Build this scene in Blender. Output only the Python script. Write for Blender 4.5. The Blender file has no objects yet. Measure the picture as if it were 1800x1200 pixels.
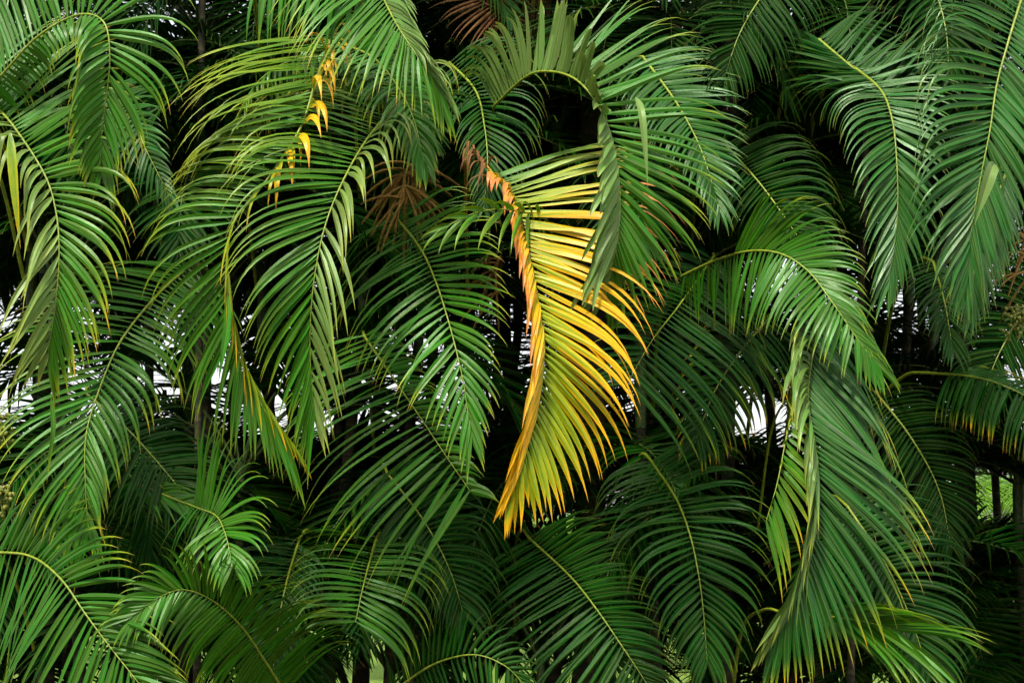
import bpy, math, random
import numpy as np

# ------------------------------------------------------------------ camera, sky, sun, exposure
scene = bpy.context.scene
CAMY, CAMZ, FOC = -6.0, 1.7, 2850.0            # camera 6 m in front of the leaf wall; focal length in photo pixels
cd = bpy.data.cameras.new("camera"); cam = bpy.data.objects.new("camera", cd)
scene.collection.objects.link(cam); scene.camera = cam
cam.location = (0, CAMY, CAMZ); cam.rotation_euler = (math.radians(90), 0, 0)
cd.sensor_width = 36; cd.lens = 36 * FOC / 1800; cd.shift_y = 300 / 1800
cd.clip_start = 0.05; cd.clip_end = 2000

SUN_EL, SUN_AZ = 60.0, -30.0                   # sun behind the camera, high, a little to the left
world = bpy.data.worlds.new("World"); scene.world = world; world.use_nodes = True
nt = world.node_tree; bg = nt.nodes["Background"]
sky = nt.nodes.new("ShaderNodeTexSky"); sky.sky_type = 'NISHITA'; sky.sun_disc = False
sky.sun_elevation = math.radians(SUN_EL); sky.sun_rotation = math.radians(180 + SUN_AZ)
sky.air_density = 1.0; sky.dust_density = 1.5; sky.ozone_density = 1.0
hsv = nt.nodes.new("ShaderNodeHueSaturation"); hsv.inputs["Saturation"].default_value = 0.25   # a white, thinly overcast sky
nt.links.new(sky.outputs[0], hsv.inputs["Color"]); nt.links.new(hsv.outputs[0], bg.inputs[0]); bg.inputs[1].default_value = 0.08
sd = bpy.data.lights.new("sun", 'SUN'); sun = bpy.data.objects.new("sun", sd); scene.collection.objects.link(sun)
sd.energy = 2.0; sd.angle = math.radians(8); sd.color = (1.0, 0.96, 0.88)
sun.rotation_euler = (math.radians(90 - SUN_EL), 0, math.radians(SUN_AZ))
sun.location = (0, -8, 8)
vs = scene.view_settings; vs.view_transform = 'Standard'; vs.look = 'None'; vs.gamma = 1.0
vs.use_curve_mapping = False; vs.exposure = 1.68
scene.cycles.max_bounces = 4; scene.cycles.diffuse_bounces = 2; scene.cycles.glossy_bounces = 2; scene.cycles.transmission_bounces = 3
scene.cycles.use_denoising = True; scene.cycles.use_adaptive_sampling = True; scene.cycles.adaptive_threshold = 0.03

C = scene.collection
rng = np.random.default_rng(7); random.seed(7)

def link(o, parent=None):
    C.objects.link(o)
    if parent is not None: o.parent = parent
    return o

def tag(o, label=None, cat=None, group=None, kind=None):
    if label: o["label"] = label
    if cat: o["category"] = cat
    if group: o["group"] = group
    if kind: o["kind"] = kind
    return o

def at(px, py, y):
    d = y - CAMY
    return np.array([(px - 900) / FOC * d, y, CAMZ + (900 - py) / FOC * d])

# ------------------------------------------------------------------ materials
class NB:
    def __init__(s, name):
        s.m = bpy.data.materials.new(name); s.m.use_nodes = True
        s.t = s.m.node_tree; s.t.nodes.clear(); s.out = s.n("ShaderNodeOutputMaterial")
    def n(s, typ, **kw):
        x = s.t.nodes.new(typ)
        for k, v in kw.items(): setattr(x, k, v)
        return x
    def l(s, a, b): s.t.links.new(a, b)
    def val(s, sock, v):
        if hasattr(v, "is_linked") or isinstance(v, bpy.types.NodeSocket): s.l(v, sock)
        else: sock.default_value = v
    def math(s, op, a, b=0.0, c=0.0, clamp=False):
        x = s.n("ShaderNodeMath", operation=op, use_clamp=clamp)
        s.val(x.inputs[0], a); s.val(x.inputs[1], b); s.val(x.inputs[2], c)
        return x.outputs[0]
    def ramp(s, f, lo, hi):
        x = s.n("ShaderNodeMapRange", interpolation_type='SMOOTHSTEP')
        s.val(x.inputs[0], f); x.inputs[1].default_value = lo; x.inputs[2].default_value = hi
        return x.outputs[0]
    def mix(s, f, a, b, mode='MIX'):
        x = s.n("ShaderNodeMix", data_type='RGBA', blend_type=mode)
        s.val(x.inputs[0], f); s.val(x.inputs[6], a); s.val(x.inputs[7], b)
        return x.outputs[2]
    def noise(s, vec, scale, detail=3.0, rough=0.55):
        x = s.n("ShaderNodeTexNoise"); s.l(vec, x.inputs["Vector"])
        x.inputs["Scale"].default_value = scale; x.inputs["Detail"].default_value = detail
        x.inputs["Roughness"].default_value = rough
        return x.outputs[0]

def rgb(r, g, b): return (r, g, b, 1.0)

def leaf_material(name, dark, light, yg, transl=0.22, rough=0.42, spec=0.36):
    """Palm leaflet. Object colour: R how yellow, G how orange, B how far the tip has dried, A how pale the green is."""
    b = NB(name)
    uv = b.n("ShaderNodeUVMap"); sp = b.n("ShaderNodeSeparateXYZ"); b.l(uv.outputs[0], sp.inputs[0])
    u, v = sp.outputs[0], sp.outputs[1]
    oi = b.n("ShaderNodeObjectInfo"); sc = b.n("ShaderNodeSeparateColor"); b.l(oi.outputs["Color"], sc.inputs[0])
    R, G, B, A = sc.outputs[0], sc.outputs[1], sc.outputs[2], oi.outputs["Alpha"]
    geo = b.n("ShaderNodeNewGeometry")
    rnd = b.math('FRACT', b.math('ADD', oi.outputs["Random"], geo.outputs["Random Per Island"]))
    cv = b.n("ShaderNodeCombineXYZ")
    b.l(b.math('MULTIPLY', u, 9.0), cv.inputs[0]); b.l(b.math('MULTIPLY', v, 2.2), cv.inputs[1])
    b.l(b.math('MULTIPLY', rnd, 60.0), cv.inputs[2])
    streak = b.noise(cv.outputs[0], 1.0, 4.0, 0.6)
    cv2 = b.n("ShaderNodeCombineXYZ")
    b.l(b.math('MULTIPLY', u, 2.0), cv2.inputs[0]); b.l(b.math('MULTIPLY', v, 9.0), cv2.inputs[1])
    b.l(b.math('MULTIPLY', rnd, 35.0), cv2.inputs[2])
    blotch = b.noise(cv2.outputs[0], 1.0, 3.0, 0.6)
    edge = b.math('ABSOLUTE', b.math('MULTIPLY_ADD', u, 2.0, -1.0))
    tip = b.ramp(v, 0.5, 1.0)
    green = b.mix(A, rgb(*dark), rgb(*light))
    green = b.mix(b.math('MULTIPLY_ADD', streak, 1.6, -0.45, clamp=True), green, b.mix(0.5, green, rgb(*light)))
    hs = b.n("ShaderNodeHueSaturation"); b.l(green, hs.inputs["Color"])
    b.l(b.math('MULTIPLY_ADD', rnd, 0.035, 0.4825), hs.inputs["Hue"])
    b.l(b.math('MULTIPLY_ADD', rnd, 0.55, 0.72), hs.inputs["Value"])
    green = hs.outputs[0]
    f = b.math('MULTIPLY_ADD', tip, B, R)
    f = b.math('MULTIPLY_ADD', b.math('ADD', streak, -0.5), 0.55, f)
    f = b.math('MULTIPLY_ADD', b.math('ADD', edge, -0.5), b.math('MULTIPLY_ADD', R, 0.30, 0.08), f)
    f = b.math('MULTIPLY_ADD', b.math('ADD', blotch, -0.5), b.math('MULTIPLY_ADD', R, 0.4, 0.1), f)
    f = b.math('MULTIPLY_ADD', b.math('MULTIPLY', R, b.math('SUBTRACT', 1.0, b.ramp(v, 0.0, 0.45))), -0.30, f)
    col = b.mix(b.ramp(f, 0.20, 0.62), green, rgb(*yg))
    col = b.mix(b.ramp(f, 0.60, 0.95), col, rgb(0.78, 0.405, 0.003))
    og = b.math('MULTIPLY', G, b.math('MULTIPLY_ADD', b.ramp(v, 0.25, 0.95), 0.75, 0.25))
    og = b.math('MULTIPLY_ADD', b.math('ADD', blotch, -0.5), b.math('MULTIPLY', G, 1.2), og)
    col = b.mix(b.ramp(og, 0.15, 0.6), col, rgb(0.63, 0.20, 0.055))
    # dry brown point, more on some leaflets than on others; small specks of wear
    dry = b.math('MULTIPLY_ADD', b.math('MULTIPLY', rnd, B), 0.16, v)
    col = b.mix(b.ramp(dry, 0.985, 1.02), col, rgb(0.30, 0.17, 0.06))
    spk = b.noise(cv2.outputs[0], 9.0, 2.0, 0.5)
    col = b.mix(b.math('MULTIPLY', b.ramp(spk, 0.66, 0.75), 0.7), col, rgb(0.22, 0.17, 0.05))
    rib = b.math('SUBTRACT', 1.0, b.ramp(edge, 0.02, 0.16))
    col = b.mix(b.math('MULTIPLY', rib, 0.35), col, b.mix(0.6, col, rgb(0.34, 0.42, 0.08)))
    p = b.n("ShaderNodeBsdfPrincipled"); b.l(col, p.inputs["Base Color"])
    b.l(b.math('MULTIPLY_ADD', blotch, 0.18, rough - 0.09), p.inputs["Roughness"])
    p.inputs["Specular IOR Level"].default_value = spec; p.inputs["Specular Tint"].default_value = (0.80, 1.0, 0.68, 1.0)
    wv = b.math('SINE', b.math('MULTIPLY', u, 62.0))
    bp = b.n("ShaderNodeBump"); bp.inputs["Strength"].default_value = 0.25; bp.inputs["Distance"].default_value = 0.0012
    b.l(b.math('MULTIPLY_ADD', streak, 1.2, b.math('MULTIPLY', wv, 0.5)), bp.inputs["Height"])
    b.l(bp.outputs[0], p.inputs["Normal"])
    tr = b.n("ShaderNodeBsdfTranslucent")
    b.l(b.mix(0.45, col, b.mix(1.0, col, rgb(1.0, 1.0, 0.35), 'MULTIPLY')), tr.inputs[0])
    ms = b.n("ShaderNodeMixShader"); ms.inputs[0].default_value = transl
    b.l(p.outputs[0], ms.inputs[1]); b.l(tr.outputs[0], ms.inputs[2]); b.l(ms.outputs[0], b.out.inputs[0])
    return b.m

def plain_material(name, c1, c2, scale=30.0, rough=0.6, rings=0.0, bump=0.3):
    b = NB(name)
    tc = b.n("ShaderNodeTexCoord")
    nz = b.noise(tc.outputs["Object"], scale, 4.0, 0.6)
    col = b.mix(b.ramp(nz, 0.35, 0.68), rgb(*c1), rgb(*c2))
    if rings:
        sp = b.n("ShaderNodeSeparateXYZ"); b.l(tc.outputs["Object"], sp.inputs[0])
        fr = b.math('FRACT', b.math('MULTIPLY_ADD', nz, 0.3, b.math('MULTIPLY', sp.outputs[2], rings)))
        col = b.mix(b.math('MULTIPLY', b.math('SUBTRACT', 1.0, b.ramp(fr, 0.0, 0.22)), 0.75), col, rgb(0.10, 0.085, 0.035))
    p = b.n("ShaderNodeBsdfPrincipled"); b.l(col, p.inputs["Base Color"]); p.inputs["Roughness"].default_value = rough
    bp = b.n("ShaderNodeBump"); bp.inputs["Strength"].default_value = bump; bp.inputs["Distance"].default_value = 0.01
    b.l(nz, bp.inputs["Height"]); b.l(bp.outputs[0], p.inputs["Normal"]); b.l(p.outputs[0], b.out.inputs[0])
    return b.m

M_LEAF = leaf_material("palm_leaf", (0.001, 0.042, 0.0005), (0.036, 0.150, 0.002), (0.25, 0.315, 0.003), 0.20, 0.32, 0.38)
M_PALE = leaf_material("pale_leaf_underside", (0.070, 0.160, 0.020), (0.150, 0.235, 0.050), (0.33, 0.37, 0.040), 0.20, 0.34, 0.45)
M_COOL = leaf_material("bluish_palm_leaf", (0.001, 0.040, 0.002), (0.022, 0.112, 0.008), (0.18, 0.24, 0.005), 0.15, 0.31, 0.44)
M_SHADED = leaf_material("shaded_palm_leaf", (0.0008, 0.028, 0.0003), (0.007, 0.068, 0.0006), (0.14, 0.20, 0.004), 0.12, 0.38, 0.20)  # leaf green darkened to carry the shade of the second layer
M_DEEP = leaf_material("deep_shade_palm_leaf", (0.0008, 0.020, 0.0004), (0.004, 0.040, 0.0008), (0.07, 0.11, 0.002), 0.10, 0.42, 0.07)  # leaf colour taken darker still, standing in for shade inside the grove
M_SUNNY = leaf_material("sunlit_palm_leaf", (0.08, 0.22, 0.01), (0.18, 0.36, 0.02), (0.36, 0.44, 0.02), 0.35)  # leaf green brightened, the sunlight beyond the grove put into its colour
M_DEAD = leaf_material("dead_palm_leaf", (0.09, 0.028, 0.008), (0.20, 0.07, 0.022), (0.34, 0.15, 0.05), 0.12, 0.7)
M_RIB = plain_material("palm_midrib", (0.12, 0.19, 0.008), (0.28, 0.32, 0.02), 60.0, 0.45)
M_RIB_DEEP = plain_material("shaded_midrib", (0.03, 0.07, 0.006), (0.09, 0.13, 0.012), 60.0, 0.5)
M_RIB_YEL = plain_material("yellow_midrib", (0.40, 0.22, 0.02), (0.52, 0.36, 0.03), 60.0, 0.5)
M_RIB_DEAD = plain_material("brown_midrib", (0.16, 0.06, 0.02), (0.34, 0.15, 0.05), 60.0, 0.75)
M_CANE = plain_material("ringed_cane", (0.014, 0.016, 0.004), (0.055, 0.040, 0.014), 22.0, 0.85, 7.0)
M_SPIKE = plain_material("flower_spike", (0.13, 0.065, 0.004), (0.28, 0.155, 0.012), 120.0, 0.8)
M_FRUIT = plain_material("unripe_fruit", (0.08, 0.12, 0.006), (0.20, 0.20, 0.015), 60.0, 0.4)

# ------------------------------------------------------------------ frond geometry
def norm(a): return a / np.maximum(np.linalg.norm(a, axis=-1, keepdims=True), 1e-9)

def spline(pts, n):
    """Catmull-Rom through pts, resampled to n points of equal arc length."""
    p = np.array(pts, float); p = np.vstack([2 * p[0] - p[1], p, 2 * p[-1] - p[-2]])
    out = []
    for i in range(1, len(p) - 2):
        for k in range(14):
            t = k / 14
            out.append(0.5 * (2 * p[i] + (p[i + 1] - p[i - 1]) * t + (2 * p[i - 1] - 5 * p[i] + 4 * p[i + 1] - p[i + 2]) * t * t
                              + (3 * p[i] - p[i - 1] - 3 * p[i + 1] + p[i + 2]) * t ** 3))
    out.append(p[-2]); out = np.array(out)
    s = np.concatenate([[0], np.cumsum(np.linalg.norm(np.diff(out, axis=0), axis=1))])
    q = np.linspace(0, s[-1], n)
    return np.stack([np.interp(q, s, out[:, k]) for k in range(3)], 1), s[-1]

def prof(v, t):
    v = np.atleast_1d(np.array(v, float))
    return np.interp(t, np.linspace(0, 1, len(v)), v) if len(v) > 1 else np.full_like(t, v[0])

WS = np.array([0, .06, .18, .40, .60, .78, .90, 1.0]); WV = np.array([.28, .62, 1.0, .98, .74, .38, .16, .02])

def leaflet_verts(P, T, S, N, L, A, tilt, dr, width, m, hz, rg, jit=1.0, twist=0.3, power=1.6, blunt=0.0):
    """P,T,S,N: (n,3) base point, midrib direction, outward side and upper normal. Returns (n, m, 4, 3)."""
    n = len(P)
    A = np.radians(A + rg.normal(0, 2.0 * jit, n) + 3 * np.sin(np.linspace(0, rg.uniform(4, 9), n) + rg.uniform(0, 6))); tl = np.radians(tilt + rg.normal(0, 4 * jit, n) + 4 * np.sin(np.linspace(0, rg.uniform(3, 8), n) + rg.uniform(0, 6)))
    L = L * (1 + rg.normal(0, 0.035 * jit, n)); dr = dr * np.clip(1 + rg.normal(0, 0.13 * jit, n), .2, 2)
    odd = rg.random(n) < .05 * jit; dr = np.where(odd, dr * rg.uniform(.4, 2.2, n), dr); L = np.where(odd, L * rg.uniform(.6, 1.05, n), L)
    out = np.cos(tl)[:, None] * S + np.sin(tl)[:, None] * N
    d = norm(np.cos(A)[:, None] * T + np.sin(A)[:, None] * out)
    W = norm(T - (T * d).sum(1, keepdims=True) * d)
    tw0 = rg.normal(0.12, 0.12, n); W = norm(W * np.cos(tw0)[:, None] + np.cross(d, W) * np.sin(tw0)[:, None])
    twr = rg.normal(0, twist, n); g = np.array([0, 0, -1.0]); side = rg.normal(0, .07 * jit, (n, 3))
    p = P.copy(); ss = np.linspace(0, 1, m); ds = 1 / (m - 1); acc = np.zeros(n)
    res = np.zeros((n, m, 4, 3)); wv = np.interp(ss, WS, WV); wv = wv * (1 - blunt) + blunt * np.interp(ss, [0, .1, .3, .8, .93, 1], [.3, .7, 1, .95, .6, .1])
    wn = width * (1 + rg.normal(0, 0.10, n))
    for i, s in enumerate(ss):
        nrm = norm(np.cross(d, W)); ww = (wn * wv[i] * 0.5)[:, None]
        fold = 0.42 * ww
        mid = p - nrm * 0
        res[:, i, 0] = p - W * ww + nrm * fold; res[:, i, 1] = mid; res[:, i, 2] = mid; res[:, i, 3] = p + W * ww + nrm * fold
        if i == m - 1: break
        p = p + d * (L * ds)[:, None]
        k = dr * (power + 1) * ((s + ds * .5) ** power) * ds
        d2 = norm(d + k[:, None] * g + side * ds)
        ax = np.cross(d, d2); W = norm(W + np.cross(ax, W))            # carried along the bend
        acc += np.linalg.norm(ax, axis=1)
        hzv = np.cross(d2, np.broadcast_to(g, d2.shape)); ln = np.linalg.norm(hzv, axis=1, keepdims=True)
        hzv = hzv / np.maximum(ln, 1e-6); sg = np.sign((hzv * W).sum(1, keepdims=True)); sg[sg == 0] = 1
        bl = np.clip(hz * np.linalg.norm(ax, axis=1) * 1.2, 0, .5)[:, None] * np.clip(ln, 0, 1)
        W = W * (1 - bl) + hzv * sg * bl
        d = d2; W = norm(W - (W * d).sum(1, keepdims=True) * d)
        ta = (twr * ds)[:, None]; W = norm(W * np.cos(ta) + np.cross(d, W) * np.sin(ta))
    return res

def longer(L, A, t, tip):
    """leaflet lengths: the measured reach plus the part that hangs in the drooping tip; the end of the frond stays a full brush"""
    L = list(L); L[-1] = max(L[-1], tip * max(L))
    return prof(L, t) * (1.03 + .24 * np.sin(np.radians(prof(A, t))) ** 2)

def strip_topology(m):
    f, uv = [], []
    for i in range(m - 1):
        a, c = i * 4, (i + 1) * 4; v0, v1 = i / (m - 1), (i + 1) / (m - 1)
        f += [(a, a + 1, c + 1, c), (a + 2, a + 3, c + 3, c + 2)]
        uv += [0, v0, .5, v0, .5, v1, 0, v1, .5, v0, 1, v0, 1, v1, .5, v1]
    return np.array(f), np.array(uv)
TOPO = {m: strip_topology(m) for m in (5, 6, 7, 10, 12)}

def quad_mesh(name, verts, faces, mat, uv=None):
    me = bpy.data.meshes.new(name); nv, nf = len(verts), len(faces)
    me.vertices.add(nv); me.vertices.foreach_set("co", np.ascontiguousarray(verts, dtype=np.float32).ravel())
    me.loops.add(nf * 4); me.loops.foreach_set("vertex_index", np.ascontiguousarray(faces, dtype=np.int32).ravel())
    me.polygons.add(nf); me.polygons.foreach_set("loop_start", np.arange(nf, dtype=np.int32) * 4)
    me.polygons.foreach_set("use_smooth", np.ones(nf, dtype=bool))
    if uv is not None:
        me.uv_layers.new(name="UVMap").uv.foreach_set("vector", np.ascontiguousarray(uv, dtype=np.float32))
    me.materials.append(mat); me.update(calc_edges=True)
    return me

def strips_mesh(name, V, mat):
    n, m = V.shape[:2]; f, uv = TOPO[m]
    F = (f[None] + (np.arange(n) * m * 4)[:, None, None]).reshape(-1, 4)
    return quad_mesh(name, V.reshape(-1, 3), F, mat, np.tile(uv, n))

def tube_mesh(name, P, rad, mat, k=6):
    n = len(P); T = norm(np.gradient(P, axis=0))
    ref = np.array([0.31, 0.92, 0.24]); X = norm(np.cross(T, ref)); Y = np.cross(T, X)
    a = np.arange(k) / k * 2 * math.pi
    V = P[:, None] + (np.cos(a)[None, :, None] * X[:, None] + np.sin(a)[None, :, None] * Y[:, None]) * np.array(rad)[:, None, None]
    F = [(i * k + j, i * k + (j + 1) % k, (i + 1) * k + (j + 1) % k, (i + 1) * k + j) for i in range(n - 1) for j in range(k)]
    return quad_mesh(name, V.reshape(-1, 3), np.array(F), mat)

def mesh_object(name, me, parent=None, color=None):
    o = bpy.data.objects.new(name, me)
    if color is not None: o.color = [float(x) for x in color]
    return link(o, parent)

def empty(name, loc):
    e = bpy.data.objects.new(name, None); e.empty_display_size = 0.1; e.location = [float(x) for x in loc]
    return link(e)

VIEW = np.array([0.0, 1.0, 0.0])
PXM = FOC / 6.0                                  # photo pixels per metre at the leaf wall

def frond(pts, n, label, a=None, b=None, col=(0.05, 0, .35, .5), width=27, mat=None, rib=None, start=0.0, end=1.0,
          radius=6.5, petiole=True, group="fronds hanging at the front of the grove", skip=0.025, name="palm_frond", extra=()):
    """One frond from its midrib (photo position and depth per control point) and a setting for each row of leaflets.
    Row a grows to the viewer's right of a hanging frond, row b to the left."""
    mat = mat or M_LEAF
    W = [at(*p) for p in pts]
    P, ln = spline(W, 90); T = norm(np.gradient(P, axis=0))
    S = norm(np.cross(T, VIEW)); N = norm(np.cross(T, S))
    base = P[0].copy()
    root = empty(name, base); tag(root, label, "palm frond", group)
    Q = P; nq = 0
    if petiole:
        p1 = P[0] - T[0] * 0.07 + np.array([0, .22, 0.0]); p2 = p1 + np.array([-T[0][0] * .05, .45, -.12]); p3 = p2 + np.array([0, .35, -.4])
        ext, _ = spline([p3, p2, p1, P[0]], 16); Q = np.vstack([ext[:-1], P]); nq = 15
    rad = np.concatenate([np.linspace(radius * 1.5, radius, nq, endpoint=False), np.linspace(radius, 1.3, 90)]) / 1000
    ribm = rib or M_RIB
    mesh_object("midrib", tube_mesh("midrib", Q - base, rad, ribm), root)
    m = 12
    for side, cfg in ((1, a), (-1, b)) + tuple(extra):
        if not cfg: continue
        nn = int(cfg.get("n", n) * 1.32)
        t = np.linspace(cfg.get("start", start), cfg.get("end", end), nn) + rng.normal(0, .0022, nn)
        t = np.clip(np.sort(t), 0, 1)
        if cfg.get("skip", skip): t = t[rng.random(nn) > cfg.get("skip", skip)]
        nn = len(t); x = t * 89
        ip = lambda Z: np.stack([np.interp(x, np.arange(90), Z[:, k]) for k in range(3)], 1)
        u = t
        V = leaflet_verts(ip(P), norm(ip(T)), norm(ip(S)) * side, norm(ip(N)), longer(cfg["L"], cfg["A"], u, cfg.get("tip", .46)) / PXM, prof(cfg["A"], u),
                          prof(cfg.get("tilt", 8), u), prof(cfg.get("dr", 1), u) * 1.8, width * .77 / 1000 * prof(cfg.get("w", 1), u), m,
                          cfg.get("hz", 0.6), rng, cfg.get("jit", 1.0), cfg.get("twist", 0.3), cfg.get("pw", 1.8), cfg.get("blunt", 0.0))
        cc = cfg.get("col", col); cols = [prof(cc[k], u) if not np.isscalar(cc[k]) else np.full(nn, cc[k]) for k in range(4)]
        f, uv = TOPO[m]
        for i in range(nn):
            me = quad_mesh("leaflet", V[i].reshape(-1, 3) - base, f, cfg.get("mat", mat), uv)
            jr = rng.normal(0, .05)
            mesh_object("leaflet", me, root, (max(0, cols[0][i] + jr * .6), max(0, cols[1][i] + jr), max(0, cols[2][i] * rng.uniform(.6, 1.4)), np.clip(cols[3][i] + jr * 2, 0, 1)))
    return root

# ------------------------------------------------------------------ setting: ground
def ground():
    b = NB("ground_soil_and_lawn")
    geo = b.n("ShaderNodeNewGeometry"); sp = b.n("ShaderNodeSeparateXYZ"); b.l(geo.outputs["Position"], sp.inputs[0])
    n1 = b.noise(geo.outputs["Position"], 3.0, 5.0); n2 = b.noise(geo.outputs["Position"], 40.0, 4.0)
    soil = b.mix(n2, rgb(0.02, 0.014, 0.008), rgb(0.07, 0.05, 0.03)); lawn = b.mix(n2, rgb(0.07, 0.16, 0.008), rgb(0.17, 0.25, 0.015))
    f = b.ramp(b.math('MULTIPLY_ADD', n1, 2.0, sp.outputs[1]), 6.8, 7.6)
    p = b.n("ShaderNodeBsdfPrincipled"); b.l(b.mix(f, soil, lawn), p.inputs["Base Color"]); p.inputs["Roughness"].default_value = 0.95
    bp = b.n("ShaderNodeBump"); bp.inputs["Distance"].default_value = 0.03; b.l(n2, bp.inputs["Height"]); b.l(bp.outputs[0], p.inputs["Normal"])
    b.l(p.outputs[0], b.out.inputs[0])
    s = 700.0
    o = mesh_object("ground", quad_mesh("ground", np.array([(-s, -s, 0), (s, -s, 0), (s, s, 0), (-s, s, 0)]), np.array([(0, 1, 2, 3)]), b.m))
    tag(o, kind="structure")
ground()

# ------------------------------------------------------------------ the fronds one can tell apart, each from its own place in the photograph
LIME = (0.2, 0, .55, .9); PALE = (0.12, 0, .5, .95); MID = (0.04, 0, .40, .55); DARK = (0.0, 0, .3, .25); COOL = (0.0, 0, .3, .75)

frond([(-60, 190, .3), (0, 135, .15), (60, 70, .05), (120, 32, 0), (160, 26, -.05), (186, 46, -.1), (193, 100, -.12), (188, 160, -.1), (180, 220, -.08), (176, 300, -.05)], 46,
      "arching frond in the top corner whose stem rises, bends and hangs beside curled tips",
      a=dict(L=[190, 200, 190, 180, 165, 150, 130, 90, 40], A=[75, 78, 80, 85, 95, 70, 48, 32, 18], tilt=[-25, -25, -20, -5, 5, 8, 8, 8], dr=[.3, .3, .5, 1.0, 1.4, 1.3, 1.2, .8]),
      b=dict(L=[60, 70, 60, 50, 60, 90, 110, 90, 40], A=[80, 80, 80, 80, 75, 60, 45, 30, 18], tilt=[-40, -40, -30, 30, 40, 25, 15, 8], dr=[1.5, 1.5, 1.5, 2, 2.4, 1.8, 1.2, .8]), col=PALE)
frond([(205, 150, .6), (232, 200, .4), (255, 260, .3), (280, 310, .25), (300, 350, .22)], 22,
      "small cool green frond tip hanging just behind the top corner frond",
      a=dict(L=[70, 75, 70, 55, 30], A=[55, 48, 42, 32, 18], dr=.5), b=dict(L=[90, 90, 90, 70, 30], A=[60, 55, 45, 32, 18], dr=.6), col=COOL, width=22, mat=M_COOL)
frond([(-60, 150, .5), (0, 195, .25), (40, 245, .1), (80, 310, 0), (98, 370, -.05), (104, 440, -.1), (98, 530, -.1), (84, 620, -.05)], 50,
      "pale frond at the left edge with a twisted row of curled lime leaflets",
      a=dict(L=[190, 200, 210, 190, 170, 165, 160, 130, 60], A=[95, 98, 95, 86, 74, 55, 40, 28, 14], tilt=[-12, -12, -8, 0, 6, 8], dr=[.2, .2, .5, 1.3, 1.6, 1.3, .9, .5]),
      b=dict(n=30, L=[95, 100, 100, 100, 110, 150, 190, 170, 80], A=[88, 88, 84, 74, 58, 42, 32, 25, 16], tilt=[50, 50, 55, 58, 52, 36, 22, 12], dr=[2.6, 2.6, 2.6, 2.4, 1.6, .9, .5, .3], hz=1.3, pw=1.0, w=1.1, jit=1.5, mat=M_PALE, col=(.28, 0, .3, .6)), col=([.1, .12, .2, .26, .26, .24, .2], 0, .5, .9))
frond([(330, 470, .9), (275, 520, .7), (215, 595, .5), (180, 670, .4), (152, 760, .3), (150, 850, .25), (156, 940, .22)], 38,
      "large frond hanging low at the left with leaflets spread wide to both sides",
      a=dict(L=[150, 170, 160, 150, 150, 130, 100, 50], A=[70, 85, 88, 75, 52, 36, 25, 14], tilt=[0, 10, 20, 15, 8], dr=[1, 2.0, 2.4, 2.0, 1.2, .7, .4]),
      b=dict(L=[150, 190, 220, 225, 210, 180, 130, 60], A=[45, 55, 62, 60, 52, 40, 28, 16], dr=[.3, .5, .7, .8, .7, .5]), col=(.09, 0, .55, .75))
frond([(585, 60, .5), (556, 140, .22), (528, 225, .1), (470, 315, .05), (412, 390, .03), (398, 460, .05), (403, 540, .08), (425, 640, .1), (465, 720, .1), (505, 780, .1)], 52,
      "long lime frond with a torn yellow seam, behind its twin left of centre",
      b=dict(n=60, L=[250, 270, 250, 205, 165, 165, 185, 175, 120, 50], A=[52, 52, 55, 66, 68, 58, 44, 30, 18, 10], tilt=4, dr=[.4, .7, 1.0, 1.4, 1.3, 1.2, .9, .6, .3]),
      a=dict(n=30, L=[90, 100, 90, 80, 80, 120, 165, 150, 110, 50], A=[80, 80, 70, 60, 40, 25, 16, 12, 10], tilt=[60, 65, 70, 75, 60, 30, 10], dr=[2.6, 2.6, 2.4, 2, 1.4, .8, .4], hz=1.3, pw=1.0, w=1.2, skip=.3, col=([.8, .85, .7, .62, .6, .55, .4, .4], [.25, .3, .2, .1, 0, 0, 0], .5, .8)),
      width=24, extra=((1, dict(n=9, start=.05, end=.42, L=[95, 100, 95, 80], A=[80, 80, 75, 70], tilt=[75, 70, 65], dr=2.0, pw=.9, hz=1.4, w=1.5, jit=2.5, col=(.95, .32, .3, .8))),), col=([.32, .36, .34, .28, .18, .1, .12], 0, .3, .85))
frond([(735, 120, .9), (700, 175, .6), (645, 245, .2), (607, 310, 0), (577, 380, -.1), (559, 450, -.15), (548, 530, -.15), (545, 620, -.12), (552, 720, -.1)], 54,
      "broad lime green frond left of centre, its far row folded into a pale ridge",
      b=dict(L=[240, 270, 275, 255, 225, 200, 170, 125, 50], A=[62, 60, 62, 64, 58, 50, 40, 28, 14], tilt=6, dr=[.8, 1.0, 1.3, 1.3, 1.1, .9, .6, .4], n=66, col=([.36, .38, .34, .28, .2, .16, .16], 0, .28, .9)),
      a=dict(n=36, L=[105, 110, 110, 110, 115, 150, 180, 160, 70], A=[92, 92, 86, 74, 58, 40, 28, 22, 14], tilt=[45, 50, 60, 65, 55, 32, 18, 10], dr=[2.6, 2.6, 2.6, 2.4, 1.6, .9, .5, .3], hz=1.3, pw=1.0, w=1.1, jit=1.5, mat=M_PALE, col=(.28, 0, .3, .6)), col=LIME, width=24)
frond([(410, 220, .95), (450, 150, .85), (500, 112, .75), (560, 100, .68), (620, 115, .6), (680, 160, .5)], 26,
      "thin arched stem with sparse hooked leaflets above the yellow seam",
      b=dict(L=[60, 75, 80, 75, 80, 70], A=[85, 85, 80, 75, 60, 40], tilt=[10, 20, 30], dr=[2.6, 2.6, 2.2, 2]),
      a=dict(L=[60, 60, 60, 70, 80, 60], A=[80, 75, 70, 60, 50, 40], tilt=[110, 120, 120], dr=[3, 3, 3], hz=1.0), col=(.18, 0, .5, .6), width=22, skip=.15)
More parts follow.
